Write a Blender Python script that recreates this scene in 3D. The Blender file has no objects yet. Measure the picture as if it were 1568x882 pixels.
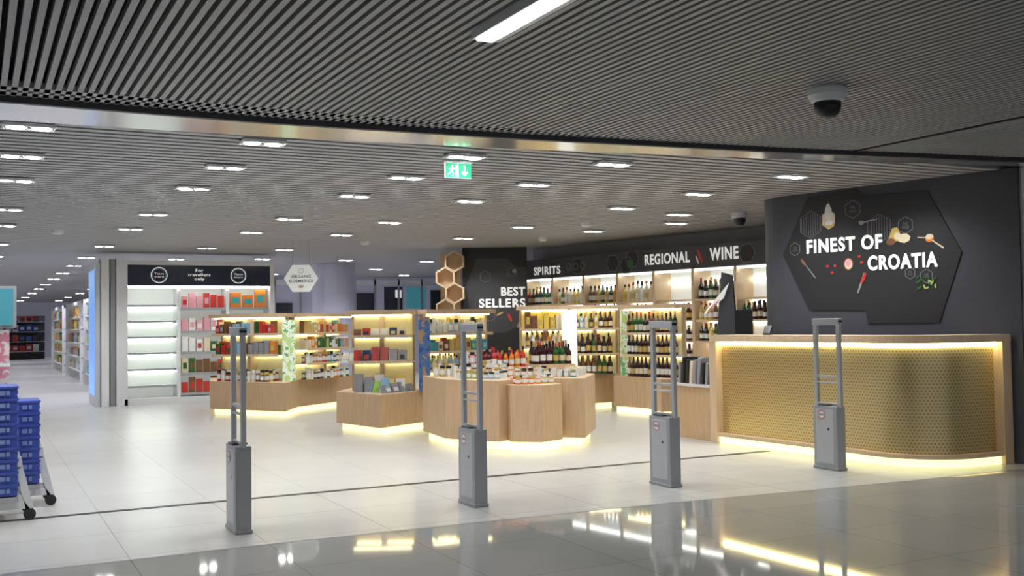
import bpy, math, random
from mathutils import Vector, Matrix
random.seed(7)
sc=bpy.context.scene
COL=bpy.context.collection
# ------------------------------------------------------------ camera
dX=Vector((3006,-9,-1573)).normalized(); dY=Vector((-823,-65,-1573)).normalized()
dZ=dX.cross(dY).normalized(); dX=dY.cross(dZ)
R=Matrix((dX,dY,dZ))
cd=bpy.data.cameras.new('camera'); cam=bpy.data.objects.new('camera',cd); COL.objects.link(cam)
cam.matrix_world=Matrix.Translation((0,0,1.5))@R.to_4x4()
cd.sensor_width=36; cd.lens=1573/1568*36; cd.clip_start=0.05; cd.clip_end=300
sc.camera=cam
# ------------------------------------------------------------ materials
M={}
def mat(name,col,rough=.5,metal=0,emit=None,es=0,noise=0,nscale=8,spec=None,coat=0,sample=True):
    m=bpy.data.materials.new(name); m.use_nodes=True
    nt=m.node_tree; b=nt.nodes['Principled BSDF']
    c=(*col,1)
    b.inputs['Base Color'].default_value=c
    b.inputs['Roughness'].default_value=rough; b.inputs['Metallic'].default_value=metal
    if coat: b.inputs['Coat Weight'].default_value=coat; b.inputs['Coat Roughness'].default_value=.08
    if emit: b.inputs['Emission Color'].default_value=(*emit,1); b.inputs['Emission Strength'].default_value=es
    if not sample: m.cycles.emission_sampling='NONE'
    if noise:
        tc=nt.nodes.new('ShaderNodeTexCoord'); n=nt.nodes.new('ShaderNodeTexNoise'); n.inputs['Scale'].default_value=nscale
        n.inputs['Detail'].default_value=4
        mx=nt.nodes.new('ShaderNodeMixRGB'); mx.inputs[1].default_value=tuple(x*(1-noise) for x in col)+(1,)
        mx.inputs[2].default_value=tuple(min(1,x*(1+noise)) for x in col)+(1,)
        nt.links.new(tc.outputs['Object'],n.inputs['Vector']); nt.links.new(n.outputs['Fac'],mx.inputs[0])
        nt.links.new(mx.outputs[0],b.inputs['Base Color'])
    M[name]=m; return m
def wood(name,c1,c2,rough=.45):
    m=mat(name,c1,rough); nt=m.node_tree; b=nt.nodes['Principled BSDF']
    tc=nt.nodes.new('ShaderNodeTexCoord'); mp=nt.nodes.new('ShaderNodeMapping'); mp.inputs['Scale'].default_value=(14,14,1.2)
    n=nt.nodes.new('ShaderNodeTexNoise'); n.inputs['Scale'].default_value=3; n.inputs['Detail'].default_value=6
    r=nt.nodes.new('ShaderNodeValToRGB'); r.color_ramp.elements[0].color=(*c1,1); r.color_ramp.elements[1].color=(*c2,1)
    r.color_ramp.elements[0].position=.35; r.color_ramp.elements[1].position=.65
    L=nt.links.new; L(tc.outputs['Object'],mp.inputs[0]); L(mp.outputs[0],n.inputs['Vector']); L(n.outputs['Fac'],r.inputs[0]); L(r.outputs[0],b.inputs['Base Color'])
    return m
wood('wood',(.54,.36,.20),(.62,.43,.26))
wood('wood_pale',(.64,.47,.30),(.72,.54,.36))
mat('wall_dark',(.050,.053,.068),.5,noise=.06,nscale=3)
mat('hex_black',(.016,.016,.018),.5)
mat('hex_grey',(.05,.05,.058),.5)
mat('graphic_line',(.20,.20,.21),.5)
mat('white_text',(.85,.85,.83),.5,emit=(1,1,.97),es=.35,sample=False)
mat('white_paint',(.74,.75,.76),.4,noise=.03)
mat('white_lit',(.8,.82,.8),.4,emit=(.95,1,.95),es=.5,sample=False)
mat('white_back',(.8,.82,.8),.4,emit=(.95,1,.95),es=.22,sample=False)
mat('navy',(.008,.012,.035),.25)
mat('plastic_grey',(.34,.35,.37),.4,noise=.04)
mat('plastic_grey_light',(.45,.46,.48),.35)
mat('metal_tube',(.48,.49,.51),.35,.3)
mat('black',(.01,.01,.012),.35)
mat('rubber',(.02,.02,.02),.7)
mat('ceil_slat',(.38,.38,.39),.45,.2)
mat('ceil_slat_in',(.47,.47,.48),.5,.05)
mat('rim_grey',(.8,.8,.8),.5)
mat('plenum',(.02,.02,.021),.9)
mat('soffit_metal',(.92,.92,.92),.14,.85,noise=.03,nscale=1.5)
mat('lamp',(1,1,1),.5,emit=(1,1,1),es=40,sample=False)
mat('lamp_strip',(1,1,1),.5,emit=(1,1,1),es=5)
mat('led_warm',(1,.95,.6),.5,emit=(1,.94,.58),es=7)
mat('led_counter',(1,.95,.6),.5,emit=(1,.94,.48),es=13)
mat('glow_plinth',(1,.95,.6),.5,emit=(1,.96,.42),es=1.5)
mat('led_white',(1,1,1),.5,emit=(.95,1,.92),es=8)
mat('back_led_glow',(.76,.68,.40),.4,emit=(1,.90,.46),es=.10,noise=.12,nscale=5,sample=False)  # yellow LED glow on the back panels, put into colour and emission
mat('glass_shelf',(.75,.8,.76),.15)
mat('exit_green',(.0,.30,.14),.5,emit=(.02,.6,.28),es=.55,sample=False)
mat('exit_white',(1,1,1),.5,emit=(.9,1,.93),es=1.3,sample=False)
mat('teal_screen',(.05,.22,.28),.3,emit=(.08,.32,.38),es=.3,sample=False)
mat('blue_light',(.2,.4,.8),.3,emit=(.25,.5,1),es=.6,noise=.3,nscale=4)
mat('basket_blue',(.05,.09,.42),.4,noise=.25,nscale=25)
mat('basket_rim',(.06,.105,.46),.35)
mat('basket_print',(.22,.30,.6),.5)
mat('column_lilac',(.52,.52,.64),.35,noise=.04)
mat('far_dark',(.035,.037,.05),.4,noise=.3,nscale=.6)
mat('far_wall',(.30,.30,.32),.6,noise=.2,nscale=.5)
mat('far_lilac_glow',(.40,.40,.48),.5,emit=(.6,.6,.8),es=.10,noise=.2,nscale=.7,sample=False)  # faint emission put in to brighten the far walls, not lamps
def poster(name,c1,c2,c3,sc_=6,es=.25):
    m=mat(name,c1,.4,sample=False); nt=m.node_tree; b=nt.nodes['Principled BSDF']
    tc=nt.nodes.new('ShaderNodeTexCoord'); n=nt.nodes.new('ShaderNodeTexNoise'); n.inputs['Scale'].default_value=sc_; n.inputs['Detail'].default_value=4
    r=nt.nodes.new('ShaderNodeValToRGB'); r.color_ramp.interpolation='CONSTANT'
    r.color_ramp.elements[0].color=(*c1,1); r.color_ramp.elements[1].color=(*c2,1); r.color_ramp.elements[1].position=.45
    e=r.color_ramp.elements.new(.56); e.color=(*c3,1)
    L=nt.links.new; L(tc.outputs['Object'],n.inputs['Vector']); L(n.outputs['Fac'],r.inputs[0]); L(r.outputs[0],b.inputs['Base Color'])
    L(r.outputs[0],b.inputs['Emission Color']); b.inputs['Emission Strength'].default_value=es
poster('poster_green',(.45,.62,.25),(.78,.84,.72),(.16,.42,.16),9)
poster('poster_ocean',(.03,.08,.25),(.06,.14,.32),(.35,.22,.12))
poster('poster_pink',(.8,.7,.72),(.75,.3,.4),(.9,.85,.8),es=.1)
def tiles(name,col,grout,rough,size=.9,spec=.5,var=.03):
    m=mat(name,col,rough); nt=m.node_tree; b=nt.nodes['Principled BSDF']; L=nt.links.new
    tc=nt.nodes.new('ShaderNodeTexCoord'); br=nt.nodes.new('ShaderNodeTexBrick')
    br.offset=0; br.squash=1; br.inputs['Scale'].default_value=1
    br.inputs['Brick Width'].default_value=size; br.inputs['Row Height'].default_value=size
    br.inputs['Mortar Size'].default_value=.004; br.inputs['Mortar Smooth'].default_value=.2
    br.inputs['Color1'].default_value=tuple(c*(1-var) for c in col)+(1,); br.inputs['Color2'].default_value=tuple(c*(1+var) for c in col)+(1,)
    br.inputs['Mortar'].default_value=(*grout,1)
    n=nt.nodes.new('ShaderNodeTexNoise'); n.inputs['Scale'].default_value=1.3; n.inputs['Detail'].default_value=5
    mx=nt.nodes.new('ShaderNodeMixRGB'); mx.blend_type='MULTIPLY'; mx.inputs[0].default_value=.2
    L(tc.outputs['Object'],br.inputs['Vector']); L(tc.outputs['Object'],n.inputs['Vector'])
    L(br.outputs['Color'],mx.inputs[1]); L(n.outputs['Fac'],mx.inputs[2]); L(mx.outputs[0],b.inputs['Base Color'])
    b.inputs['Specular IOR Level'].default_value=spec
tiles('floor_shop',(.57,.565,.54),(.36,.36,.34),.30,.9,.45)
tiles('floor_entrance',(.57,.57,.54),(.34,.34,.32),.24,.9,.45)
tiles('floor_hall',(.40,.40,.375),(.24,.24,.23),.045,.9,.7)
def perforated(name):
    m=mat(name,(.62,.44,.14),.34,.8); nt=m.node_tree; b=nt.nodes['Principled BSDF']; L=nt.links.new
    uv=nt.nodes.new('ShaderNodeTexCoord')
    rx,ry=.038,.038*math.sqrt(3)
    def V(op,a,bb=None,cc=None):
        n=nt.nodes.new('ShaderNodeVectorMath'); n.operation=op
        for i,x in enumerate((a,bb,cc)):
            if x is None: continue
            if isinstance(x,tuple): n.inputs[i].default_value=x
            else: L(x,n.inputs[i])
        return n
    def cell(off):
        a=V('ADD',uv.outputs['UV'],off); w=V('WRAP',a.outputs[0],(rx,ry,1),(0,0,-1))
        s=V('SUBTRACT',w.outputs[0],(rx/2,ry/2,0)); s2=V('MULTIPLY',s.outputs[0],(1,1,0)); return V('LENGTH',s2.outputs[0]).outputs['Value']
    mn=nt.nodes.new('ShaderNodeMath'); mn.operation='MINIMUM'; L(cell((0,0,0)),mn.inputs[0]); L(cell((rx/2,ry/2,0)),mn.inputs[1])
    r=nt.nodes.new('ShaderNodeValToRGB'); r.color_ramp.elements[0].position=.28; r.color_ramp.elements[1].position=.44
    sc2=nt.nodes.new('ShaderNodeMath'); sc2.operation='MULTIPLY'; sc2.inputs[1].default_value=.05/.038*20
    L(mn.outputs[0],sc2.inputs[0]); L(sc2.outputs[0],r.inputs[0])
    r.color_ramp.elements[0].color=(.46,.36,.17,1); r.color_ramp.elements[1].color=(.76,.62,.33,1)
    n=nt.nodes.new('ShaderNodeTexNoise'); n.inputs['Scale'].default_value=5; n.inputs['Detail'].default_value=5
    mr=nt.nodes.new('ShaderNodeMapRange'); mr.inputs['To Min'].default_value=.24; mr.inputs['To Max'].default_value=.46
    L(uv.outputs['UV'],n.inputs['Vector']); L(n.outputs['Fac'],mr.inputs['Value']); L(mr.outputs[0],b.inputs['Roughness'])
    L(r.outputs[0],b.inputs['Base Color'])
    bp=nt.nodes.new('ShaderNodeBump'); bp.inputs['Strength'].default_value=.2; bp.inputs['Distance'].default_value=.006
    L(r.outputs[0],bp.inputs['Height']); L(bp.outputs[0],b.inputs['Normal'])
perforated('gold_perforated')
pal={'p_white':(.8,.8,.78),'p_cream':(.75,.65,.45),'p_red':(.55,.04,.03),'p_pink':(.75,.35,.4),'p_black':(.02,.02,.02),
'p_wine':(.05,.008,.012),'p_green':(.03,.12,.03),'p_lime':(.35,.55,.1),'p_teal':(.05,.35,.4),'p_blue':(.03,.10,.45),
'p_orange':(.75,.22,.03),'p_yellow':(.8,.6,.1),'p_brown':(.2,.09,.04),'p_gold':(.6,.42,.12),'p_grey':(.3,.3,.32),'p_navy':(.03,.05,.12),'p_sky':(.3,.5,.7)}
for k,c in pal.items(): mat(k,c,.3)
# ------------------------------------------------------------ mesh builder
class MB:
    def __init__(s): s.v=[];s.f=[];s.m=[];s.ml=[];s.uv={}
    def mi(s,n):
        if n not in s.ml: s.ml.append(n)
        return s.ml.index(n)
    def face(s,idx,mt): s.f.append(tuple(idx)); s.m.append(s.mi(mt))
    def poly(s,pts,mt):
        b=len(s.v); s.v+= [tuple(p) for p in pts]; s.face(range(b,b+len(pts)),mt)
    def hexa(s,p,mt):
        b=len(s.v); s.v+=[tuple(q) for q in p]
        for f in ((0,3,2,1),(4,5,6,7),(0,1,5,4),(1,2,6,5),(2,3,7,6),(3,0,4,7)): s.face([b+i for i in f],mt)
    def box(s,x0,x1,y0,y1,z0,z1,mt):
        s.hexa([(x0,y0,z0),(x1,y0,z0),(x1,y1,z0),(x0,y1,z0),(x0,y0,z1),(x1,y0,z1),(x1,y1,z1),(x0,y1,z1)],mt)
    def fbox(s,F,s0,s1,d0,d1,z0,z1,mt):
        s.hexa([F(s0,d1,z0),F(s1,d1,z0),F(s1,d0,z0),F(s0,d0,z0),F(s0,d1,z1),F(s1,d1,z1),F(s1,d0,z1),F(s0,d0,z1)],mt)
    def prism(s,pl,z0,z1,mt,top=None):
        a=sum(pl[i][0]*pl[(i+1)%len(pl)][1]-pl[(i+1)%len(pl)][0]*pl[i][1] for i in range(len(pl)))
        if a<0: pl=pl[::-1]
        n=len(pl); b=len(s.v); s.v+=[(x,y,z0) for x,y in pl]+[(x,y,z1) for x,y in pl]
        s.face([b+i for i in range(n)][::-1],mt); s.face([b+n+i for i in range(n)],top or mt)
        for i in range(n): j=(i+1)%n; s.face((b+i,b+j,b+n+j,b+n+i),mt)
    def lathe(s,x,y,prof,seg,mt,caps=None):
        b=len(s.v)
        for r,z in prof:
            for k in range(seg):
                a=2*math.pi*k/seg; s.v.append((x+r*math.cos(a),y+r*math.sin(a),z))
        for i in range(len(prof)-1):
            mm=mt if not caps else caps[i]
            for k in range(seg):
                k2=(k+1)%seg; s.face((b+i*seg+k,b+i*seg+k2,b+(i+1)*seg+k2,b+(i+1)*seg+k),mm)
        s.face([b+(len(prof)-1)*seg+k for k in range(seg)],mt if not caps else caps[-1])
        s.face([b+k for k in range(seg)][::-1],mt if not caps else caps[0])
    def tube(s,p0,p1,r,mt,seg=8):
        p0=Vector(p0);p1=Vector(p1);d=(p1-p0).normalized()
        a=d.orthogonal().normalized();c=d.cross(a); b=len(s.v)
        for p in (p0,p1):
            for k in range(seg):
                t=2*math.pi*k/seg; s.v.append(tuple(p+a*math.cos(t)*r+c*math.sin(t)*r))
        for k in range(seg):
            k2=(k+1)%seg; s.face((b+k,b+k2,b+seg+k2,b+seg+k),mt)
        s.face([b+k for k in range(seg)][::-1],mt); s.face([b+seg+k for k in range(seg)],mt)
    def obj(s,name,parent=None,bevel=0,smooth=False):
        me=bpy.data.meshes.new(name); me.from_pydata(s.v,[],s.f)
        for n in s.ml: me.materials.append(M[n])
        me.polygons.foreach_set('material_index',s.m)
        if smooth: me.polygons.foreach_set('use_smooth',[True]*len(s.f))
        me.update()
        o=bpy.data.objects.new(name,me); COL.objects.link(o)
        if parent: o.parent=parent
        if bevel:
            bv=o.modifiers.new('b','BEVEL'); bv.width=bevel; bv.segments=2; bv.limit_method='ANGLE'
        return o
def empty(name,loc=(0,0,0)):
    e=bpy.data.objects.new(name,None); e.location=(0,0,0); e.empty_display_size=.1; COL.objects.link(e); return e
class Fr:
    def __init__(s,A,B):
        s.A=Vector(A); s.L=(Vector(B)-s.A).length; s.u=(Vector(B)-s.A)/s.L; s.n=Vector((s.u.y,-s.u.x))
    def __call__(s,a,d,z):
        p=s.A+s.u*a+s.n*d; return (p.x,p.y,z)
def text(name,txt,F,s0,s1,z0,z1,mt,off=.006,parent=None,bold=.02,heavy=0):
    cu=bpy.data.curves.new('t','FONT'); cu.body=txt; cu.size=1; cu.offset=bold; cu.align_x='CENTER' if '\n' in txt else 'LEFT'; cu.space_character=1.12+heavy*1.5
    o=bpy.data.objects.new('t',cu); COL.objects.link(o); bpy.context.view_layer.update()
    dg=bpy.context.evaluated_depsgraph_get(); me=bpy.data.meshes.new_from_object(o.evaluated_get(dg))
    bpy.data.objects.remove(o)
    V0=[v.co.copy() for v in me.vertices]; P0=[tuple(p.vertices) for p in me.polygons]
    bpy.data.meshes.remove(me)
    xs=[v.x for v in V0]; ys=[v.y for v in V0]
    sh=[(0,0)] if not heavy else [(-heavy,0),(heavy,0),(0,-heavy*.6),(0,heavy*.6),(0,0)]
    x0=min(xs)-heavy; x1=max(xs)+heavy; y0=min(ys)-heavy*.6; y1=max(ys)+heavy*.6
    ax=(s1-s0)/(x1-x0); ay=(z1-z0)/(y1-y0)
    V=[];Pp=[]
    for i,(dx,dy) in enumerate(sh):
        b=len(V)
        V+=[F(s0+(v.x+dx-x0)*ax,off+i*.0006,z0+(v.y+dy-y0)*ay) for v in V0]
        Pp+=[tuple(b+k for k in p) for p in P0]
    me=bpy.data.meshes.new(name); me.from_pydata(V,[],Pp); me.materials.append(M[mt])
    o=bpy.data.objects.new(name,me); COL.objects.link(o)
    if parent: o.parent=parent
    return o
def decal(mb,F,pts,off,mt): mb.poly([F(a,off,z) for a,z in pts],mt)
def ring(F,mb,c,z,r,w,off,mt,n=6,ph=math.pi/6):
    for k in range(n):
        a=ph+2*math.pi*k/n; b=ph+2*math.pi*(k+1)/n
        mb.poly([F(c+r*math.cos(a),off,z+r*math.sin(a)),F(c+(r-w)*math.cos(a),off,z+(r-w)*math.sin(a)),F(c+(r-w)*math.cos(b),off,z+(r-w)*math.sin(b)),F(c+r*math.cos(b),off,z+r*math.sin(b))],mt)
def disc(F,mb,c,z,rx,rz,off,mt,n=12,ph=0,rot=0):
    pts=[]
    for k in range(n):
        a=ph+2*math.pi*k/n; x=rx*math.cos(a); y=rz*math.sin(a)
        pts.append(F(c+x*math.cos(rot)-y*math.sin(rot),off,z+x*math.sin(rot)+y*math.cos(rot)))
    mb.poly(pts,mt)
# ------------------------------------------------------------ floor / ceiling
near=[(-6,7.35),(.14,7.33),(1.84,7.36),(3.89,7.21),(6.34,6.89),(8.92,6.41),(11,6.0)]
far=[(-6,8.05),(.15,8.01),(1.98,7.94),(4.13,7.67),(6.64,7.22),(9.23,6.63),(11,6.2)]
mb=MB(); mb.poly([(-6,9.05,0),(16,9.05,0),(16,66,0),(-6,66,0)],'floor_shop'); mb.obj('floor')
bd=[(-6,7.15),(2,7.1),(5,6.95),(7,6.75),(9.4,6.6),(16,6.3)]
mb=MB(); mb.poly(bd+[(16,9.05),(-6,9.05)] and [(x,y,0) for x,y in bd]+[(16,9.05,0),(-6,9.05,0)],'floor_entrance'); mb.obj('floor_entrance')
mb=MB(); mb.poly([(-6,-4,0),(16,-4,0)]+[(x,y,0) for x,y in bd[::-1]],'floor_hall'); mb.obj('floor_hall')
mb=MB(); mb.box(-6,8.0,9.015,9.08,.0005,.003,'black')
for i in range(len(bd)-1):
    a,b=bd[i],bd[i+1]; mb.poly([(a[0],a[1]-.008,.001),(b[0],b[1]-.008,.001),(b[0],b[1]+.008,.001),(a[0],a[1]+.008,.001)],'p_grey')
mb.obj('trim_threshold')
mb=MB(); mb.box(-6,16,-4,66,3.14,3.2,'plenum'); mb.obj('ceiling')
mb=MB(); x=-6
while x<15.95:
    mb.box(x,x+.034,-4,7.3 if x<7 else 6.7,3.0,3.045,'ceil_slat'); x+=.062
mb.obj('ceiling_slats_hall')
mb=MB(); y=7.0
while y<62:
    mb.box(-6,16,y,y+.096,3.0,3.04,'ceil_slat_in'); y+=.16
mb.box(7.02,7.05,-4,6.7,2.992,3.03,'hex_grey')
mb.obj('ceiling_slats_shop')
mb=MB()
for i in range(len(near)-1):
    a,b,c,d=near[i],near[i+1],far[i+1],far[i]
    mb.hexa([(*a,2.975),(*b,2.975),(*c,2.975),(*d,2.975),(*a,3.03),(*b,3.03),(*c,3.03),(*d,3.03)],'soffit_metal')
    mb.hexa([(a[0],a[1]-.05,2.96),(b[0],b[1]-.05,2.96),(b[0],b[1],2.96),(a[0],a[1],2.96),(a[0],a[1]-.05,3.02),(b[0],b[1]-.05,3.02),(b[0],b[1],3.02),(a[0],a[1],3.02)],'hex_grey')
mb.obj('trim_ceiling_soffit')
# ------------------------------------------------------------ walls
mb=MB(); mb.box(-6.1,-6,-4,66,0,3.2,'far_wall'); mb.obj('wall_left')
mb=MB(); mb.box(-6,16,62,62.1,0,3.2,'far_lilac_glow'); mb.obj('wall_back')
mb=MB(); mb.box(16,16.1,-4,66,0,3.2,'far_wall'); mb.obj('wall_right')
mb=MB(); mb.box(9.4,9.75,6.35,6.82,0,3.0,'plastic_grey_light'); mb.box(9.42,9.55,-4,6.35,0,3.0,'far_wall'); mb.obj('wall_hall_right')
FW=Fr((8.8,9.6),(9.37,6.8))
cx,cy=FW(0,-.55,0)[:2]
a0=math.atan2(FW.n.y,FW.n.x)
path=[(10.9,11.9),(10.3,11.2),]
for k in range(11):
    a=a0-math.radians(100)*(1-k/10); path.append((cx+.55*math.cos(a),cy+.55*math.sin(a)))
path.append(FW(2.85,0,0)[:2])
inner=[(9.75,6.9),(10.4,9.5),(11.2,11.6)]
mb=MB(); mb.prism(path+inner,0,3.0,'wall_dark'); mb.obj('wall_promotional')
g=empty('wall_sign_finest_hexagon')
mb=MB(); HX=[(-.01,2.28),(.36,2.95),(1.0,2.985),(1.13,2.89),(1.88,2.87),(2.25,2.18),(1.98,1.43),(1.13,1.43),(1.09,1.58),(.35,1.6)]
decal(mb,FW,HX,.012,'hex_black')
for i in range(len(HX)):
    a,b=HX[i],HX[(i+1)%len(HX)]; mb.poly([FW(a[0],0,a[1]),FW(b[0],0,b[1]),FW(b[0],.012,b[1]),FW(a[0],.012,a[1])],'hex_black')
for c,z,r in ((.97,2.75,.11),(1.62,2.51,.10),(.17,2.34,.085),(1.85,1.92+.02,.0801),(1.66,1.98,.07)): ring(FW,mb,c,z,r,.008,.016,'graphic_line'); text('hex_label','FINE\nFOOD',FW,c-r*.4,c+r*.4,z-r*.35,z+r*.35,'graphic_line',.016,g,.0)
for c,z in ((.40,2.62),(1.3,2.50)):
    for k in range(9):
        xx=c-.13+k*.032; hh=.15-abs(xx-c)*.55
        decal(mb,FW,[(xx,z-hh),(xx+.006,z-hh),(xx+.006,z+hh),(xx,z+hh)],.0155,'graphic_line')
    ring(FW,mb,c,z,.17,.006,.0156,'graphic_line')
disc(FW,mb,.65,2.66,.10,.12,.018,'p_cream',6,math.pi/6); disc(FW,mb,.65,2.72,.05,.065,.020,'p_white'); disc(FW,mb,.66,2.60,.075,.045,.021,'p_gold')
decal(mb,FW,[(.60,2.76),(.70,2.76),(.66,2.85),(.63,2.84)],.019,'p_white')
disc(FW,mb,.66,2.62,.06,.03,.022,'p_white')
disc(FW,mb,1.08,2.585,.035,.025,.018,'p_grey'); decal(mb,FW,[(1.10,2.58),(1.10,2.595),(1.28,2.615),(1.28,2.60)],.018,'p_grey')
decal(mb,FW,[(1.40,2.34),(1.60,2.34),(1.52,2.50),(1.46,2.49)],.018,'p_gold'); disc(FW,mb,1.60,2.37,.08,.055,.019,'p_cream',7,.3); disc(FW,mb,1.44,2.34,.06,.04,.02,'p_brown',8); disc(FW,mb,1.52,2.40,.04,.04,.0195,'p_cream',8)
disc(FW,mb,1.9,2.34,.05,.035,.018,'p_orange'); decal(mb,FW,[(1.92,2.32),(1.93,2.33),(2.06,2.24),(2.05,2.225)],.018,'p_cream'); disc(FW,mb,1.90,2.365,.045,.03,.019,'p_cream'); decal(mb,FW,[(1.76,2.36),(1.76,2.37),(1.86,2.36),(1.86,2.35)],.018,'p_cream')
disc(FW,mb,.90,2.12,.065,.075,.018,'p_brown'); disc(FW,mb,.90,2.12,.05,.06,.0185,'p_cream'); disc(FW,mb,.90,2.13,.035,.045,.019,'p_pink')
for a,b in ((.72,2.11),(1.07,2.13),(.68,2.03),(.62,2.11),(1.04,2.2)): disc(FW,mb,a,b,.022,.015,.018,'p_red')
decal(mb,FW,[(1.0,1.78),(1.02,1.78),(1.12,2.0),(1.09,2.01)],.018,'p_grey'); disc(FW,mb,1.09,1.95,.07,.02,.019,'p_red',rot=1.1)
decal(mb,FW,[(.26,2.2),(.275,2.2),(.46,1.98),(.44,1.98)],.018,'p_grey'); disc(FW,mb,.29,2.17,.06,.02,.018,'p_brown',rot=-.9)
for k in range(16):
    disc(FW,mb,1.74+random.random()*.26,1.80+random.random()*.16,.028,.012,.018+k*.0002,'p_green' if k%3 else 'p_lime',7,rot=random.random()*3)
mb.obj('panel',g)
text('title_top','FINEST OF',FW,.34,1.34,2.27,2.44,'white_text',.024,g,.025,.022)
text('title_bottom','CROATIA',FW,1.15,1.99,2.03,2.2,'white_text',.024,g,.025,.022)
# ------------------------------------------------------------ counter
cp=[(8.0,10.05),(8.07,9.0),(8.12,8.2)]
for k in range(13):
    a=math.pi+math.pi/2*k/12; cp.append((8.85+.72*math.cos(a),7.68+.72*math.sin(a)))
cp.append((9.33,6.93))
def offp(pl,d):
    out=[]
    for i,p in enumerate(pl):
        a=Vector(pl[max(0,i-1)]); b=Vector(pl[min(len(pl)-1,i+1)]); t=(b-a).normalized(); n=Vector((-t.y,t.x))
        out.append((p[0]+n.x*d,p[1]+n.y*d))
    return out
def band(mb,pl,d0,d1,z0,z1,mt):
    A=offp(pl,d0);B=offp(pl,d1)
    for i in range(len(pl)-1):
        mb.hexa([(*A[i],z0),(*A[i+1],z0),(*B[i+1],z0),(*B[i],z0),(*A[i],z1),(*A[i+1],z1),(*B[i+1],z1),(*B[i],z1)],mt)
g=empty('sales_counter')
mb=MB()
band(mb,cp,-.02,.45,1.235,1.31,'wood_pale')
band(mb,cp,-.01,.10,.085,.125,'wood_pale')
band(mb,cp,.13,.44,.10,1.235,'wood')
F0=Fr(cp[0],cp[2]); mb.fbox(F0,-.02,.10,-.45,.015,0,1.235,'wood_pale')
F1=Fr((9.18,6.93),(9.36,6.93)); mb.fbox(F1,0.02,.15,-.4,.015,0,1.235,'wood_pale')
mb.obj('carcass',g)
mb=MB(); band(mb,cp[:],.05,.075,1.19,1.232,'led_counter'); mb.obj('light_strip_top',g)
mb=MB(); band(mb,cp,.02,.30,.004,.08,'glow_plinth'); mb.obj('plinth_glow',g)
A=offp(cp,.085)
me=bpy.data.meshes.new('face'); vs=[];fs=[];us=[]
s=0
for i,p in enumerate(A):
    if i: s+=(Vector(A[i])-Vector(A[i-1])).length
    vs+=[(*p,.12),(*p,1.2)]; us.append(s)
    if i: b=2*i; fs.append((b-2,b,b+1,b-1))
me.from_pydata(vs,[],fs); uvl=me.uv_layers.new(name='uv')
for poly in me.polygons:
    for li in poly.loop_indices:
        vi=me.loops[li].vertex_index; uvl.data[li].uv=(us[vi//2],vs[vi][2])
    poly.use_smooth=True
me.materials.append(M['gold_perforated']); o=bpy.data.objects.new('perforated_face',me); COL.objects.link(o); o.parent=g
g=empty('card_payment_terminal'); mb=MB(); FT0=Fr((8.22,9.36),(8.26,9.26))
mb.fbox(FT0,0,.09,-.06,0,1.31,1.33,'black'); mb.hexa([FT0(0,0,1.33),FT0(.09,0,1.33),FT0(.09,-.03,1.33),FT0(0,-.03,1.33),FT0(0,-.06,1.42),FT0(.09,-.06,1.42),FT0(.09,-.085,1.42),FT0(0,-.085,1.42)],'black'); mb.obj('body',g)
g=empty('bag_stand'); mb=MB()
mb.prism([(8.04,10.12),(8.06,10.88),(8.4,10.88),(8.4,10.12)],0,.66,'wood','white_paint')
mb.prism([(8.02,10.10),(8.04,10.90),(8.42,10.90),(8.42,10.10)],.66,.69,'white_paint'); mb.obj('cabinet',g)
mb=MB()
for k in range(9):
    y0=10.16+k*.08; h=.26+random.random()*.08
    mb.hexa([(8.08,y0,.69),(8.4,y0,.69),(8.4,y0+.05,.69),(8.08,y0+.05,.69),(8.10,y0-.02+random.random()*.04,.69+h),(8.38,y0,.69+h),(8.38,y0+.02,.69+h),(8.10,y0+.05,.69+h)],random.choice(['p_black','p_white','p_grey','p_cream','p_grey']))
mb.obj('bags',g,bevel=.01)
g=empty('checkout_display_stand'); mb=MB()
FP=Fr((8.45,10.75),(8.75,10.35))
mb.hexa([FP(0.05,0,0),FP(.5,0,0),FP(.5,-.15,0),FP(0.05,-.15,0),FP(.22,-.1,2.12),FP(.36,-.1,2.08),FP(.36,-.16,2.08),FP(.22,-.16,2.12)],'hex_grey')
mb.hexa([FP(.0,.03,1.55),FP(.28,.03,1.78),FP(.28,.02,1.78),FP(0,.02,1.55),FP(.06,-.02,1.66),FP(.34,-.02,1.98),FP(.34,-.03,1.98),FP(.06,-.03,1.66)],'p_white')
mb.hexa([FP(.05,.032,1.60),FP(.2,.032,1.72),FP(.2,.03,1.72),FP(.05,.03,1.60),FP(.07,.022,1.63),FP(.22,.022,1.76),FP(.22,.02,1.76),FP(.07,.02,1.63)],'p_red')
mb.fbox(FP,.4,.62,-.1,-.05,1.3,1.62,'black'); mb.fbox(FP,.5,.52,-.1,-.07,0,1.3,'black')
mb.obj('body',g,bevel=.006)
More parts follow.
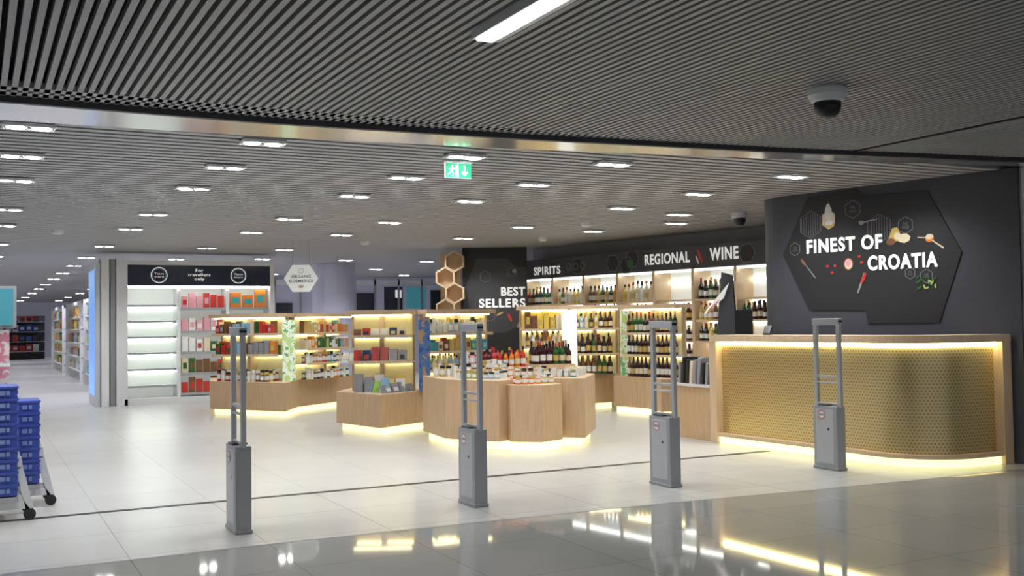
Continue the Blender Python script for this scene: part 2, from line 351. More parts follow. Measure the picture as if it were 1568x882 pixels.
# ------------------------------------------------------------ security gates
def gate(x,y):
    g=empty('security_gate'); mb=MB()
    mb.box(x-.058,x+.058,y-.16,y+.16,.02,.63,'plastic_grey'); mb.box(x-.064,x+.064,y-.17,y+.17,0,.03,'plastic_grey')
    mb.box(x-.061,x+.0,y-.12,y+.12,.06,.60,'plastic_grey_light')
    mb.box(x-.059,x+.059,y-.05,y+.1,.63,.645,'hex_grey')
    mb.obj('base',g,bevel=.008)
    mb=MB()
    for yy in (y-.155,y+.155): mb.box(x-.018,x+.018,yy-.024,yy+.024,.62,1.44,'metal_tube')
    mb.box(x-.028,x+.028,y-.18,y+.18,1.43,1.495,'plastic_grey_light')
    mb.box(x-.014,x+.014,y-.14,y+.14,.905,.93,'metal_tube'); mb.box(x-.014,x+.014,y-.14,y+.14,.85,.868,'metal_tube')
    mb.box(x-.014,x+.014,y-.14,y+.14,.635,.66,'metal_tube')
    mb.obj('antenna_frame',g,bevel=.006)
    mb=MB(); F=Fr((x-.0625,y+.1),(x-.0625,y-.1))
    disc(F,mb,.06,.54,.045,.045,.0,'p_white',20)
    for k in range(20):
        a=2*math.pi*k/20;b=2*math.pi*(k+1)/20
        mb.poly([F(.06+.045*math.cos(a),.001,.54+.045*math.sin(a)),F(.06+.038*math.cos(a),.001,.54+.038*math.sin(a)),F(.06+.038*math.cos(b),.001,.54+.038*math.sin(b)),F(.06+.045*math.cos(b),.001,.54+.045*math.sin(b))],'p_red')
    decal(mb,F,[(.03,.53),(.09,.53),(.09,.55),(.03,.55)],.001,'p_grey')
    mb.fbox(Fr((x-.03,y-.186),(x+.03,y-.186)),.0,.05,-.004,.001,1.455,1.475,'black')
    disc(F,mb,.15,.40,.014,.014,.0,'black',12)
    mb.obj('warning_sticker',g)
for x,y in ((1.73,7.7),(3.67,7.76),(5.58,7.7),(7.54,7.64)): gate(x,y)
# ------------------------------------------------------------ products
def product(mb,F,s,d,z,kind,w=None,h=None,cols=None):
    c=random.choice(cols)
    x,y,_=F(s,d,0)
    if kind=='bottle':
        h=h*(.9+.2*random.random()); r=w*.44
        cap=random.choice(['p_black','p_gold','p_red','p_black','p_black'])
        lab=random.choice(['p_white','p_cream','p_gold','p_white'])
        mb.lathe(x,y,[(r,z),(r,z+h*.15),(r*1.02,z+h*.15),(r*1.02,z+h*.42),(r,z+h*.42),(r,z+h*.58),(r*.38,z+h*.74),(r*.36,z+h*.84),(r*.42,z+h*.84),(r*.4,z+h)],8,c,[c,lab,lab,lab,c,c,c,cap,cap,cap])
    elif kind=='jar':
        r=w*.42; h=h*(.85+.3*random.random()); cap=random.choice(['p_white','p_gold','p_black','p_white'])
        mb.lathe(x,y,[(r,z),(r,z+h*.2),(r*1.02,z+h*.2),(r*1.02,z+h*.6),(r*.85,z+h*.75),(r*.95,z+h*.76),(r*.95,z+h)],8,c,[c,c,'p_white',c,cap,cap,cap])
    elif kind=='bag':
        h=h*(.8+.4*random.random()); c2=random.choice(cols)
        mb.hexa([F(s-w*.42,d+.05,z),F(s+w*.42,d+.05,z),F(s+w*.42,d-.06,z),F(s-w*.42,d-.06,z),F(s-w*.46,d-.01,z+h),F(s+w*.46,d-.01,z+h),F(s+w*.46,d-.03,z+h),F(s-w*.46,d-.03,z+h)],c)
        mb.hexa([F(s-w*.25,d+.052,z+h*.2),F(s+w*.25,d+.052,z+h*.2),F(s+w*.25,d,z+h*.2),F(s-w*.25,d,z+h*.2),F(s-w*.25,d+.025,z+h*.6),F(s+w*.25,d+.025,z+h*.6),F(s+w*.25,d,z+h*.6),F(s-w*.25,d,z+h*.6)],c2)
    else:
        h=h*(.7+.4*random.random())
        mb.fbox(F,s-w*.45,s+w*.45,d-.05,d+.05,z,z+h,c)
        c2=random.choice(cols); mb.fbox(F,s-w*.3,s+w*.3,d+.045,d+.052,z+h*.3,z+h*.7,c2)
def row(mb,F,s0,s1,d,z,kind,w,h,cols,lines=2,gap=1.05,dd=.1):
    for l in range(lines):
        s=s0+w/2
        while s<=s1-w/2+.001:
            n=random.randint(1,4); c=[random.choice(cols),random.choice(cols)]
            for _ in range(n):
                if s>s1-w/2+.001: break
                product(mb,F,s,d-l*dd,z,kind,w,h,c); s+=w*gap
BRIGHT=['p_white','p_cream','p_red','p_brown','p_green','p_lime','p_teal','p_yellow','p_orange','p_navy','p_gold','p_sky','p_pink']
WINE=['p_wine','p_black','p_wine','p_green','p_black','p_brown']
JARS=['p_gold','p_brown','p_orange','p_yellow','p_cream','p_red']
WHT=['p_white','p_cream','p_white','p_sky','p_lime','p_white']
CAN=['p_brown','p_black','p_red','p_navy','p_cream','p_white','p_grey','p_blue']
SPI=['p_gold','p_cream','p_brown','p_orange','p_white','p_yellow']
def plinthed(g,pl,z,wd='wood',name='base'):
    cx=sum(p[0] for p in pl)/len(pl); cy=sum(p[1] for p in pl)/len(pl)
    mb=MB(); mb.prism(pl,.1,z,wd,'wood_pale'); mb.obj(name,g,bevel=.006)
    mb=MB(); ins=[(cx+(x-cx)*.93,cy+(y-cy)*.93) for x,y in pl]; mb.prism(ins,.002,.1,'glow_plinth'); mb.obj(name+'_glow',g)
def rack(g,A,B,zb,zt,levels,depth,goods,back='back_led_glow',led='led_warm',top=True,idx=0,cap='wood_pale'):
    F=Fr(A,B); L=F.L; mb=MB(); st=MB(); pm=MB()
    mb.fbox(F,0,L,-.03,0,zb,zt,back)
    for s in (0,L-.03): mb.fbox(F,s,s+.03,-.03,.05,zb,zt,'wood')
    mb.fbox(F,L/2-.03,L/2+.03,0,depth*.6,zb,zt,'wood_pale')
    for z in levels:
        mb.fbox(F,.0,L,0,depth,z-.022,z,'glass_shelf'); mb.fbox(F,0,L,depth,depth+.012,z-.03,z+.012,'wood_pale')
        st.fbox(F,.05,L-.05,.015,.035,z-.04,z-.023,led)
    if top:
        mb.fbox(F,-.04,L+.04,-.12,depth+.03,zt-.01,zt+.055,cap); st.fbox(F,.05,L-.05,.015,.035,zt-.03,zt-.012,led)
        st.fbox(F,.05,L-.05,depth-.04,depth-.015,zt-.03,zt-.012,led)
    for z,(kind,w,h,cols,lines) in goods:
        row(pm,F,.06,L-.05,depth-.07,z,kind,w,h,cols,lines)
    sfx='_%d'%idx
    mb.obj('shelving'+sfx,g); st.obj('led_strips'+sfx,g); pm.obj('goods'+sfx,g)
    return F
# --- island A
g=empty('hexagonal_display_gondola')
plinthed(g,[(3.58,18.04),(4.5,16.62),(4.94,17.45),(6.29,18.5),(6.0,19.3),(3.8,19.2)],.57)
rack(g,(3.84,18.25),(4.75,17.35),.57,1.66,[1.37,1.02],.34,[(.57,('jar',.09,.18,JARS,3)),(1.02,('box',.10,.22,CAN+BRIGHT,2)),(1.37,('box',.08,.2,BRIGHT,2))],idx=1)
rack(g,(4.85,17.5),(5.95,18.3),.57,1.66,[1.37,1.1,.85],.34,[(.57,('jar',.09,.18,BRIGHT,2)),(.85,('jar',.08,.17,WHT+BRIGHT,2)),(1.1,('box',.08,.2,BRIGHT,2)),(1.37,('box',.08,.2,BRIGHT,2))],idx=2)
mb=MB(); Fp=Fr((4.58,17.05),(4.83,17.12)); mb.fbox(Fp,0,.24,-.03,0,.57,1.6,'poster_green'); mb.obj('poster',g)
FF=Fr((3.62,17.9),(4.45,16.75)); mb=MB(); row(mb,FF,.05,1.1,-.12,.57,'jar',.09,.17,JARS,2); mb.obj('goods_front',g)
# --- island B
g=empty('hexagonal_display_gondola')
plinthed(g,[(4.61,14.3),(4.85,13.15),(5.82,13.7),(6.9,13.5),(7.2,14.2),(6.3,15.0),(5.1,15.0)],.55)
rack(g,(4.84,14.25),(5.65,13.85),.55,1.65,[1.34,.98],.42,[(.55,('bag',.14,.22,CAN+['p_blue','p_yellow'],2)),(.98,('bag',.12,.17,CAN,2)),(1.34,('bag',.12,.12,CAN,1))],idx=1)
rack(g,(5.78,13.86),(6.75,13.75),.55,1.65,[1.36,1.1,.83],.3,[(.83,('bottle',.08,.23,WHT,2)),(1.1,('box',.08,.18,BRIGHT,2)),(1.36,('jar',.08,.2,WHT,2)),(.55,('box',.1,.2,WHT,2))],idx=2)
mb=MB(); Fp=Fr((5.57,13.5),(5.72,13.48)); mb.fbox(Fp,0,.16,-.03,0,.55,1.6,'poster_ocean'); mb.obj('poster',g)
FB=Fr((4.72,14.0),(4.95,13.3)); mb=MB(); row(mb,FB,.02,.65,-.16,.55,'bag',.15,.19,['p_yellow','p_lime','p_blue','p_white','p_cream','p_sky'],1)
row(mb,Fr((4.95,13.4),(5.7,13.78)),.05,.8,.0,.55,'bag',.15,.13,CAN,1)
row(mb,Fr((4.62,14.2),(4.95,13.75)),.0,.5,-.1,.98,'bag',.12,.16,CAN,1)
mb.prism([(4.60,14.25),(4.85,13.75),(5.1,13.9),(4.84,14.3)],.955,.98,'glass_shelf')
mb.prism([(4.60,14.25),(4.85,13.75),(5.1,13.9),(4.84,14.3)],1.315,1.34,'glass_shelf')
mb.obj('goods_front',g)
# --- island C tables
def hexpts(x,y,r,ph=0): return [(x+r*math.cos(ph+k*math.pi/3),y+r*math.sin(ph+k*math.pi/3)) for k in range(6)]
g=empty('hexagonal_display_table')
plinthed(g,[(5.2,12.5),(5.08,11.5),(5.47,10.82),(6.0,11.05),(6.52,10.6),(7.2,11.45),(6.95,12.4),(6.1,12.9)],.82,name='table_rear')
plinthed(g,hexpts(5.93,10.86,.37,.35),.765,name='table_front')
mb=MB()
Fc=Fr((5.15,11.6),(5.6,10.95))
row(mb,Fc,.05,.72,-.12,.82,'jar',.075,.09,WHT,3)
row(mb,Fr((5.2,12.2),(5.9,11.5)),.0,1.0,-.05,.82,'jar',.085,.15,['p_white','p_gold','p_brown','p_cream','p_white'],3)
mb.box(5.55,6.35,12.0,12.4,.82,.96,'wood_pale')
row(mb,Fr((5.6,12.1),(6.3,12.05)),.0,.7,0.0,.96,'jar',.085,.16,['p_white','p_gold','p_pink','p_red','p_white'],2)
mb.box(5.7,6.35,11.7,12.0,.82,.93,'wood_pale')
row(mb,Fr((5.72,11.85),(6.35,11.75)),.0,.65,0.0,.93,'bottle',.075,.24,['p_red','p_wine','p_orange','p_red'],2,dd=.08)
mb.box(6.45,7.0,11.6,12.1,.82,.95,'wood_pale')
row(mb,Fr((6.45,11.75),(7.0,11.65)),.0,.55,.0,.95,'bottle',.085,.28,['p_wine','p_black','p_green'],3)
row(mb,Fr((5.75,11.5),(6.5,11.2)),.0,.75,.0,.82,'jar',.08,.12,['p_red','p_orange','p_brown','p_white'],2)
row(mb,Fr((6.15,11.15),(6.55,10.8)),.0,.5,-.05,.82,'jar',.08,.10,['p_white','p_teal','p_cream'],2)
row(mb,Fr((6.6,10.85),(7.1,11.4)),.0,.7,-.08,.82,'box',.1,.11,['p_white','p_teal','p_cream','p_yellow'],2)
row(mb,Fr((5.63,10.8),(6.2,10.72)),.05,.55,-.02,.765,'jar',.08,.10,['p_orange','p_brown','p_gold','p_red'],3)
mb.obj('goods',g)
g=empty('display_table'); plinthed(g,hexpts(7.9,16.9,.55,.2),.85); mb=MB()
row(mb,Fr((7.45,16.8),(8.3,16.6)),0,.8,0,.85,'bag',.14,.2,CAN,1); mb.box(7.6,8.2,16.8,17.2,.85,1.05,'wood_pale'); row(mb,Fr((7.6,16.9),(8.2,16.8)),0,.6,0,1.05,'box',.12,.2,['p_red','p_brown','p_cream','p_white'],2); mb.obj('goods',g)
# --- island D
g=empty('wine_display_gondola')
plinthed(g,[(8.0,15.5),(8.5,14.9),(9.2,14.95),(9.83,15.0),(9.9,15.7),(9.0,16.0)],.6)
rack(g,(8.3,15.6),(9.08,15.3),.6,1.72,[1.38,1.08],.32,[(.6,('bottle',.08,.30,SPI,2)),(1.08,('bottle',.085,.26,SPI,2)),(1.38,('box',.1,.28,SPI,2))],idx=1)
rack(g,(9.1,15.3),(9.9,15.0),.6,1.72,[1.38,.95],.32,[(.6,('bottle',.09,.32,WINE,2)),(.95,('bottle',.09,.32,WINE,2)),(1.38,('bottle',.08,.27,WHT+WINE,2))],idx=2)
mb=MB(); Fp=Fr((8.8,15.0),(9.08,14.93)); mb.fbox(Fp,0,.26,-.04,0,.6,1.7,'white_lit'); mb.obj('light_panel',g)
g=empty('wine_display_gondola')
plinthed(g,[(9.35,14.3),(9.5,13.6),(9.3,12.9),(10.1,12.7),(10.25,14.2)],.6)
rack(g,(9.6,14.1),(9.85,13.0),.6,1.7,[1.3,.95],.25,[(.6,('bottle',.085,.32,WINE,2)),(.95,('bottle',.085,.32,WINE,2)),(1.3,('bottle',.085,.32,WINE,2))],idx=1)
mb=MB(); Fp=Fr((9.5,14.28),(9.75,14.21)); mb.fbox(Fp,0,.28,-.04,0,.6,1.72,'poster_green'); mb.obj('poster',g)
# ------------------------------------------------------------ back wall
FK=Fr((9.81,18.26),(10.91,12.56))
mb=MB(); mb.fbox(FK,-.2,6.4,-.6,-.45,0,3.0,'far_wall'); mb.obj('wall_shop_right')
g=empty('wall_shelving_wine'); mb=MB(); st=MB(); pm=MB()
mb.fbox(FK,0,6.3,-.45,-.42,0,2.36,'white_back')
mb.fbox(FK,0,6.3,-.42,.05,0,.45,'wood')
n=7
for k in range(n+1):
    s=k*6.3/n; mb.fbox(FK,s-.03,s+.03,-.42,.0,.45,2.36,'wood_pale')
lv=[.45,.8,1.15,1.5,1.85]
kinds=[('bottle',.10,.31,WINE),('bottle',.10,.31,WINE),('bottle',.10,.30,SPI+WINE),('bottle',.10,.31,WINE+['p_gold']),('bottle',.105,.34,WINE+SPI)]
for z,(kk,w,h,cc) in zip(lv,kinds):
    if z>.5: mb.fbox(FK,0,6.3,-.42,-.02,z-.03,z,'wood_pale')
    st.fbox(FK,.05,6.25,-.40,-.38,z+.30,z+.315,'led_white')
    for k in range(n):
        if random.random()<.95: row(pm,FK,k*.9+.05,k*.9+.85,-.1,z,kk,w,h*(.88+.12*random.random()),cc if k>2 else SPI+['p_red','p_green','p_blue','p_black'],2,gap=1.03)
st.fbox(FK,.05,6.25,-.06,-.03,2.32,2.35,'led_white')
mb.obj('shelves',g); st.obj('led_strips',g); pm.obj('bottles',g)
g=empty('fascia_sign_wine'); mb=MB(); mb.fbox(FK,-.05,6.4,-.45,0,2.36,2.74,'hex_grey')
for s,c in ((1.65,2.55),(2.6,2.55),(2.95,2.5),(3.1,2.6),(5.65,2.55)): disc(FK,mb,s,c,.17,.15,.004,'hex_black',6); ring(FK,mb,s,c,.17,.01,.006,'graphic_line',6,0)
for s in (1.4,1.6,1.8): ring(FK,mb,s,2.55,.07,.012,.008,'graphic_line',16,0)
disc(FK,mb,3.05,2.52,.09,.09,.009,'p_green',9); disc(FK,mb,4.68,2.56,.03,.13,.008,'p_red',10,0,.4); disc(FK,mb,4.62,2.50,.02,.08,.008,'p_white',10,0,.4)
disc(FK,mb,5.7,2.54,.05,.08,.009,'p_wine',8)
mb.obj('board',g)
text('spirits','SPIRITS',FK,.36,1.16,2.43,2.59,'white_text',.012,g,.02,.02)
text('regional','REGIONAL',FK,3.41,4.46,2.47,2.66,'white_text',.012,g,.02,.02)
text('wine','WINE',FK,4.89,5.49,2.47,2.68,'white_text',.012,g,.02,.02)
# ------------------------------------------------------------ best sellers panel
FS=Fr((8.44,18.6),(9.68,17.9))
g=empty('wall_sign_best_sellers'); mb=MB(); mb.fbox(FS,0.17,1.45,-.12,0,0,3.0,'hex_black')
decal(mb,FS,[(.22,2.2),(.45,2.78),(1.05,2.78),(1.25,2.6),(1.44,2.6),(1.44,1.5),(1.0,1.3),(.4,1.3)],.004,'hex_grey')
for c,z,r in ((.62,2.42,.12),(1.15,2.5,.1),(.7,1.65,.12)): ring(FS,mb,c,z,r,.01,.008,'graphic_line')
disc(FS,mb,1.2,2.52,.04,.04,.01,'p_grey'); disc(FS,mb,1.1,1.6,.03,.09,.01,'p_red',rot=.4); disc(FS,mb,.9,1.68,.08,.02,.01,'p_gold',rot=.5); disc(FS,mb,1.3,1.5,.03,.12,.01,'p_grey',rot=-.5)
mb.obj('panel',g)
text('best','BEST',FS,.93,1.41,2.03,2.21,'white_text',.014,g,.02,.02)
text('sellers','SELLERS',FS,.49,1.41,1.80,1.98,'white_text',.014,g,.02,.02)
g=empty('hexagonal_shelf_tower'); mb=MB(); FT=Fr((8.24,18.60),(8.60,18.40))
def hexcell(F,mb,c,z,r,t,d0,d1,mt,phs=math.pi/6):
    for k in range(6):
        a=phs+k*math.pi/3; b=a+math.pi/3
        P=lambda an,rr,d:F(c+rr*math.cos(an),d,z+rr*math.sin(an))
        mb.hexa([P(a,r,d1),P(b,r,d1),P(b,r,d0),P(a,r,d0),P(a,r-t,d1),P(b,r-t,d1),P(b,r-t,d0),P(a,r-t,d0)],mt)
for j in range(9):
    z=.22+j*.312
    for c in ((.02,.385,) if j%2 else (.20,)):
        if c>.3: continue
        hexcell(FT,mb,c,z,.215,.035,-.14,.16,'wood_pale')
        mb.poly([FT(c+.2*math.cos(math.pi/6+k*math.pi/3),-.12,z+.2*math.sin(math.pi/6+k*math.pi/3)) for k in range(6)],'wood_pale')
mb.fbox(FT,-.10,.30,-.2,-.15,0,2.9,'wood_pale')
mb.obj('cells',g)
# ------------------------------------------------------------ booth
g=empty('illuminated_shelf_cabinet'); mb=MB(); st=MB(); pm=MB()
FB0=Fr((0,21.2),(10,21.2))
mb.fbox(FB0,2.16,2.30,-.5,.05,0,2.86,'white_paint'); mb.fbox(FB0,2.33,2.42,-.5,-.02,0,2.84,'plastic_grey'); mb.fbox(FB0,2.43,2.58,-.6,.05,0,2.86,'white_paint')
mb.fbox(FB0,2.58,5.5,-.62,-.58,0,2.8,'white_back')
mb.fbox(FB0,2.58,5.5,-.6,.02,2.74,2.82,'white_paint'); mb.fbox(FB0,5.43,5.52,-.6,.03,0,2.82,'white_paint')
mb.fbox(FB0,2.58,2.64,-.58,.02,0,2.74,'white_paint')
mb.fbox(FB0,2.64,5.43,-.3,.0,2.33,2.74,'navy'); mb.fbox(FB0,2.58,5.5,-.6,.02,0,.12,'white_paint')
for s in (3.62,4.58): mb.fbox(FB0,s-.03,s+.03,-.58,-.1,.12,2.33,'white_paint')
for z in (.35,.68,1.0,1.32,1.63,1.95): mb.fbox(FB0,2.66,3.6,-.58,-.25,z-.025,z,'glass_shelf'); mb.fbox(FB0,2.66,3.6,-.25,-.24,z-.03,z+.01,'plastic_grey')
for z in (.18,.58,1.0,1.42,1.88):
    mb.fbox(FB0,3.64,5.42,-.58,-.12,z-.03,z,'white_paint'); mb.fbox(FB0,3.64,5.42,-.12,-.11,z-.04,z+.015,'plastic_grey')
    row(pm,FB0,3.68,4.54,-.2,z,'box',.13,.30,['p_red','p_red','p_white','p_cream','p_pink','p_green','p_brown','p_white'],1,1.1)
    if z>1.8: row(pm,FB0,4.64,5.4,-.2,z,'box',.24,.36,['p_brown','p_teal','p_orange','p_red','p_cream','p_sky'] ,1,1.05)
    else: row(pm,FB0,4.64,5.4,-.2,z,'box',.12,.28,['p_red','p_white','p_cream','p_brown'] ,1,1.05)
st.fbox(FB0,2.66,5.42,-.12,-.06,2.29,2.325,'led_white')
for z in (.68,1.0,1.32,1.63,1.95): st.fbox(FB0,2.68,3.58,-.56,-.54,z-.045,z-.027,'led_white')
mb.obj('frame',g); st.obj('led_strip',g); pm.obj('gift_boxes',g)
mb=MB()
for c in (3.23,4.78):
    ring(FB0,mb,c,2.54,.16,.018,.006,'white_text',20); ring(FB0,mb,c,2.54,.13,.006,.006,'teal_screen',20)
    text('roundel_text','Taste\nmore',FB0,c-.09,c+.09,2.49,2.59,'white_text',.008,g,.0)
mb.obj('roundels',g)
text('header_text','For\ntravellers\nonly',FB0,3.78,4.22,2.42,2.67,'white_text',.008,g,.01,.01)
g2=empty('backlit_advertising_panel'); mb=MB(); mb.box(2.06,2.15,21.3,22.5,0,2.75,'white_paint'); mb.box(2.05,2.06,21.35,22.45,.2,2.65,'blue_light'); mb.obj('panel',g2)
# ------------------------------------------------------------ hanging sign
g=empty('hanging_hexagon_sign'); mb=MB(); FHs=Fr((4.76,17.64),(5.30,17.36))
pts=[(.305+.30*math.cos(math.pi/3*k),2.32+.27*math.sin(math.pi/3*k)) for k in range(6)]
decal(mb,FHs,pts,.02,'white_back'); decal(mb,FHs,pts[::-1],-.02,'white_paint')
for i in range(6):
    a,b=pts[i],pts[(i+1)%6]; mb.poly([FHs(a[0],-.02,a[1]),FHs(b[0],-.02,b[1]),FHs(b[0],.02,b[1]),FHs(a[0],.02,a[1])],'p_grey')
for s in (.16,.45): mb.tube(FHs(s,0,2.55),FHs(s,0,3.0),.004,'p_grey',5)
ring(FHs,mb,.305,2.45,.05,.01,.024,'p_lime',6,0)
disc(FHs,mb,.305,2.18,.05,.03,.024,'p_cream',9)
mb.obj('plate',g)
text('label_top','ORGANIC',FHs,.14,.48,2.33,2.38,'hex_grey',.025,g,.02); text('label_bottom','COSMETICS',FHs,.10,.51,2.25,2.30,'hex_grey',.025,g,.02)
# ------------------------------------------------------------ exit sign
g=empty('emergency_exit_sign'); mb=MB(); FE=Fr((3.77,8.48),(4.02,8.46))
mb.fbox(FE,-.02,.27,-.03,.035,2.955,3.0,'white_paint'); mb.fbox(FE,0,.25,-.01,.012,2.82,2.955,'exit_white')
mb.fbox(FE,.002,.120,.012,.016,2.822,2.953,'exit_green'); mb.fbox(FE,.126,.248,.012,.016,2.822,2.953,'exit_green')
o=.0175
disc(FE,mb,.066,2.928,.009,.009,o,'exit_white')
for q in ([(.052,2.915),(.075,2.918),(.068,2.885),(.05,2.885)],[(.072,2.915),(.092,2.902),(.09,2.896),(.07,2.905)],[(.052,2.915),(.035,2.9),(.038,2.893),(.055,2.905)],[(.05,2.885),(.06,2.885),(.045,2.86),(.02,2.845),(.018,2.852),(.038,2.864)],[(.058,2.885),(.068,2.885),(.078,2.862),(.075,2.838),(.067,2.838),(.069,2.86)],[(.095,2.94),(.112,2.94),(.112,2.833),(.095,2.833)],[(.178,2.935),(.192,2.935),(.192,2.87),(.178,2.87)],[(.185,2.838),(.152,2.872),(.162,2.882),(.185,2.858),(.208,2.882),(.218,2.872)]): decal(mb,FE,q,o,'exit_white')
mb.obj('sign_box',g)
# ------------------------------------------------------------ dome camera
g=empty('dome_security_camera'); mb=MB(); x,y=4.93,4.94
mb.lathe(x,y,[(.09,2.905),(.105,2.915),(.125,2.95),(.125,2.985),(.118,2.999)],28,'white_paint'); mb.obj('housing',g)
mb=MB(); mb.lathe(x,y,[(.012,2.80),(.045,2.808),(.07,2.83),(.085,2.865),(.088,2.91)],28,'black'); mb.obj('dome',g,smooth=True)
g=empty('dome_security_camera'); mb=MB(); x,y=9.55,11.3; mb.lathe(x,y,[(.05,2.82),(.085,2.87),(.09,2.93)],18,'black'); mb.lathe(x,y,[(.1,2.92),(.11,2.95),(.11,2.999)],18,'white_paint'); mb.obj('housing',g)
for x,y in ((1.11,16.9),(6.2,17.5),(8.9,15.8),(8.2,13.2)):
    mb=MB(); mb.lathe(x,y,[(.05,2.93),(.08,2.95),(.085,2.999)],16,'white_paint'); mb.obj('smoke_detector')
mb=MB(); mb.box(2.27,2.43,3.0,4.75,2.965,3.0,'white_paint'); mb.box(2.29,2.38,3.02,4.73,2.955,2.967,'lamp_strip'); mb.obj('linear_ceiling_lamp')
mb=MB(); mb.box(6.3,6.42,3.3,3.6,2.985,3.0,'p_grey'); mb.obj('unlit_ceiling_fixture')  # plain grey plate standing for an unlit ceiling lamp
# ------------------------------------------------------------ downlights and added fill spots
mb=MB()
mb.box(-.18,.18,-.105,-.093,-.015,.0,'rim_grey'); mb.box(-.18,.18,.093,.105,-.015,0,'rim_grey'); mb.box(-.18,-.168,-.1,.1,-.015,0,'rim_grey'); mb.box(.168,.18,-.1,.1,-.015,0,'rim_grey')
mb.box(-.17,.17,-.095,.095,.006,.012,'plastic_grey')
for c in (-.086,.086):
    mb.lathe(c,0,[(.062,-.018),(.068,-.014),(.080,-.004),(.082,.006)],20,'rim_grey',['lamp','rim_grey','rim_grey','rim_grey'])
proto=mb.obj('recessed_downlight'); dm=proto.data; bpy.data.objects.remove(proto)
cols=[.35,2.06,3.86,5.33,7.54]; rows=[8.1,9.65,11.25,14.0,16.2,19.7]
pos=[(x,y) for x in cols for y in rows if not (x==7.54 and y>17)]+[(9.5,12.71),(9.0,14.3),(8.73,11.61)]
pos=[(x,y+(.14 if y==8.1 and x<4 else 0)) for x,y in pos]
pos+=[(x,y) for x in (-1.4,) for y in rows]
farp=[(x,y) for x in (-1.4,.35,2.06,3.86) for y in (23,26,29.5,33,37,41,46,52,58)]+[(x,y) for x in (5.6,7.5,9.5,11.5) for y in (22.5,26,29)]
for x,y in pos+farp:
    o=bpy.data.objects.new('recessed_downlight',dm); o.location=(x,y,2.985); COL.objects.link(o)
def spot(x,y,e,c=(.97,.985,1),ang=140):
    l=bpy.data.lights.new('spot_light','SPOT'); l.energy=e; l.spot_size=math.radians(ang); l.spot_blend=.9; l.shadow_soft_size=.08; l.color=c
    o=bpy.data.objects.new('spot_light',l); o.location=(x,y,2.93); COL.objects.link(o)
for x,y in pos: spot(x,y,68)
for x,y in farp:
    spot(x,y,120,(.86,.86,1))
for x,y in ((-1,5.5),(2.4,5.3),(5,5.6),(7.6,5.4),(0,2),(4,2),(7.4,2.2)): spot(x,y,58)  # spots without fixtures, added to brighten the hall floor and gates
for s in (.5,1.7):
    p=FW(s,.7,0); spot(p[0],p[1],75)
spot(8.5,17.4,90); spot(4.2,20.2,60); spot(7.95,18.1,40)  # fill spots without fixtures, added for best sellers panel, booth and shelf tower
# ------------------------------------------------------------ far area
mb=MB(); mb.box(6.2,16,31,31.1,0,3.0,'far_lilac_glow'); mb.box(6.2,6.3,31,62,0,3,'far_wall'); mb.obj('wall_far')
g=empty('departure_screens'); mb=MB()
for x0,x1,z0,z1,mt in ((11.6,12.2,0,2.7,'far_dark'),(11.95,12.15,2.35,2.6,'white_lit'),(12.35,13.0,2.0,2.7,'teal_screen'),(10.2,11.3,0,2.5,'far_dark'),(6.5,8.6,0,2.2,'far_dark'),(13.2,15,0,2.6,'far_dark')): mb.box(x0,x1,30.90-(.03 if mt!='far_dark' else 0),30.99,z0,z1,mt)
mb.obj('screens',g)
g=empty('storefront_mullions'); mb=MB()
for k in range(12): mb.box(6.4+k*.8,6.46+k*.8,30.78,30.84,0,2.95,'p_grey')
mb.box(6.3,15,30.78,30.84,2.75,2.9,'white_paint'); mb.obj('frames',g)
mb=MB(); mb.lathe(7.87,24.5,[(.54,0),(.54,2.995)],32,'column_lilac'); mb.obj('round_column')
for y0,y1 in ((30,26.2),(36,31),(43,37.5)):
    g=empty('cosmetics_shelf_unit'); mb=MB(); pm=MB()
    F=Fr((3.15,y0),(3.15,y1)); L=F.L; mb.fbox(F,0,L,-.06,0,0,2.3,'white_lit')
    for e in (0,L-.05): mb.fbox(F,e,e+.05,-.05,.55,0,2.3,'white_paint')
    mb.fbox(F,0,L,0,.5,2.2,2.3,'white_paint')
    for z in (.3,.7,1.1,1.5,1.85): mb.fbox(F,0,L,0,.5,z-.03,z,'white_paint'); row(pm,F,.08,L-.08,.4,z,'box',.2,.26,BRIGHT,1)
    mb.obj('shelves',g); pm.obj('boxes',g)
g=empty('far_shop_shelving'); mb=MB(); pm=MB(); F=Fr((0,58),(5,58))
mb.fbox(F,0,3.2,-.05,0,0,2.2,'hex_grey')
for z in (.4,.9,1.4,1.9): mb.fbox(F,0,3.2,0,.45,z-.03,z,'white_paint'); row(pm,F,.1,3.1,.35,z,'box',.3,.35,['p_red','p_blue','p_white','p_black'],1)
mb.obj('shelves',g); pm.obj('boxes',g)
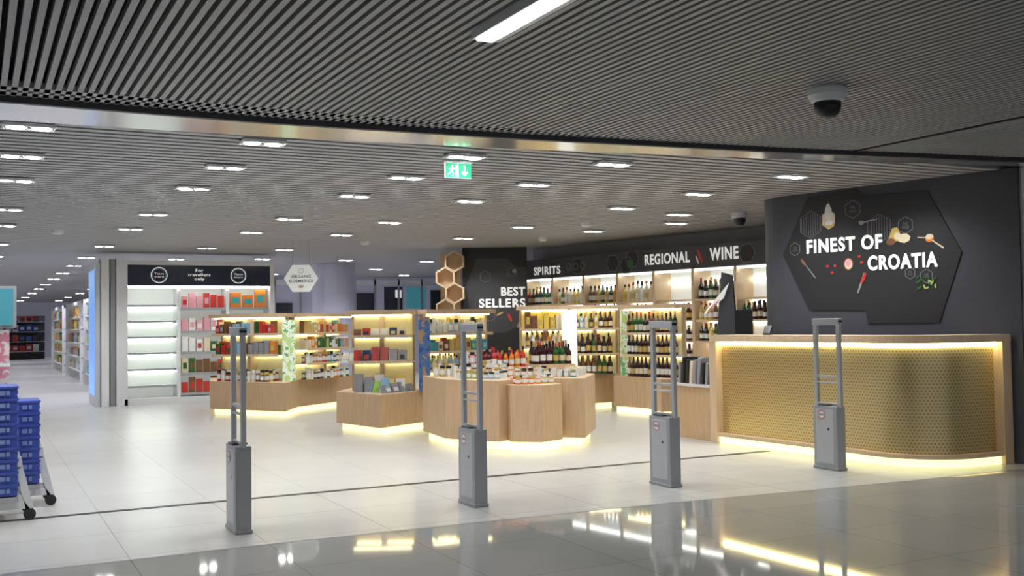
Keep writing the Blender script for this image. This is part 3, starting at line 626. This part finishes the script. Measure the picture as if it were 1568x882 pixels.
# ------------------------------------------------------------ kiosk + basket trolleys left
g=empty('promotional_display_stand'); mb=MB()
mb.box(-.45,.36,11.9,12.3,0,.12,'white_paint'); mb.box(-.42,.33,12.2,12.3,.12,1.5,'poster_pink'); mb.box(-.45,.39,11.98,12.3,1.52,1.96,'plastic_grey'); mb.box(-.42,.36,11.96,11.98,1.55,1.93,'teal_screen')
for z in (.45,.8,1.15): mb.box(-.42,.33,11.92,12.2,z-.03,z,'white_paint')
mb.obj('stand',g)
mb=MB(); F=Fr((-.4,12.0),(.33,12.0))
for z in (.12,.45,.8,1.15): row(mb,F,.02,.7,-.08,z,'box',.14,.24,['p_pink','p_white','p_blue','p_cream'],1)
mb.obj('goods',g)
def baskets(x0,x1,y0,y1,zt,n):
    g=empty('shopping_basket_stack'); mb=MB(); z0=.20; dz=(zt-z0)/n
    for k in range(n):
        z=z0+k*dz; i=.02
        mb.hexa([(x0+i,y0+i,z),(x1-i,y0+i,z),(x1-i,y1-i,z),(x0+i,y1-i,z),(x0+.006,y0+.006,z+dz*.85),(x1-.006,y0+.006,z+dz*.85),(x1-.006,y1-.006,z+dz*.85),(x0+.006,y1-.006,z+dz*.85)],'basket_blue')
        mb.box(x0,x1,y0,y1,z+dz*.8,z+dz*.97,'basket_rim')
        for j in range(7):
            xx=x0+.04+j*(x1-x0-.08)/7; mb.box(xx,xx+.025+.015*(j%2),y0-.001,y0+.02,z+dz*.25,z+dz*.6,'basket_print')
            yy=y0+.04+j*(y1-y0-.08)/7; mb.box(x1-.02,x1-.003,yy,yy+.03,z+dz*.3,z+dz*.55,'basket_print')
    mb.box(x0+.01,x1-.01,y0+.01,y1-.01,z0,zt-.03,'basket_blue')
    mb.obj('baskets',g)
    mb=MB(); mb.box(x0,x1,y0,y1,.15,.19,'plastic_grey_light')
    for yy in (y0+.03,y1-.05):
        mb.hexa([(x1-.02,yy,.40),(x1+.03,yy,.42),(x1+.03,yy+.03,.42),(x1-.02,yy+.03,.40),(x1-.01,yy,.5),(x1+.02,yy,.5),(x1+.02,yy+.03,.5),(x1-.01,yy+.03,.5)],'white_paint')
        mb.hexa([(x1+.05,yy,.09),(x1+.11,yy,.09),(x1+.11,yy+.03,.09),(x1+.05,yy+.03,.09),(x1-.02,yy,.42),(x1+.03,yy,.42),(x1+.03,yy+.03,.42),(x1-.02,yy+.03,.42)],'white_paint')
        mb.hexa([(x0,yy,.09),(x1+.08,yy,.09),(x1+.08,yy+.03,.09),(x0,yy+.03,.09),(x0,yy,.15),(x1+.04,yy,.15),(x1+.04,yy+.03,.15),(x0,yy+.03,.15)],'white_paint')
        for xx in (x0+.04,x1+.08): mb.tube((xx,yy-.005,.045),(xx,yy+.035,.045),.045,'rubber',14)
    mb.obj('trolley',g)
baskets(-.10,.31,8.98,9.42,1.06,9)
baskets(.06,.50,9.62,10.04,.90,7)
# ------------------------------------------------------------ world & view
w=bpy.data.worlds.new('world'); sc.world=w; w.use_nodes=True
w.node_tree.nodes['Background'].inputs[0].default_value=(.85,.9,1,1); w.node_tree.nodes['Background'].inputs[1].default_value=.4
sc.view_settings.view_transform='Standard'; sc.view_settings.exposure=0.0
try: sc.view_settings.look='None'
except: pass
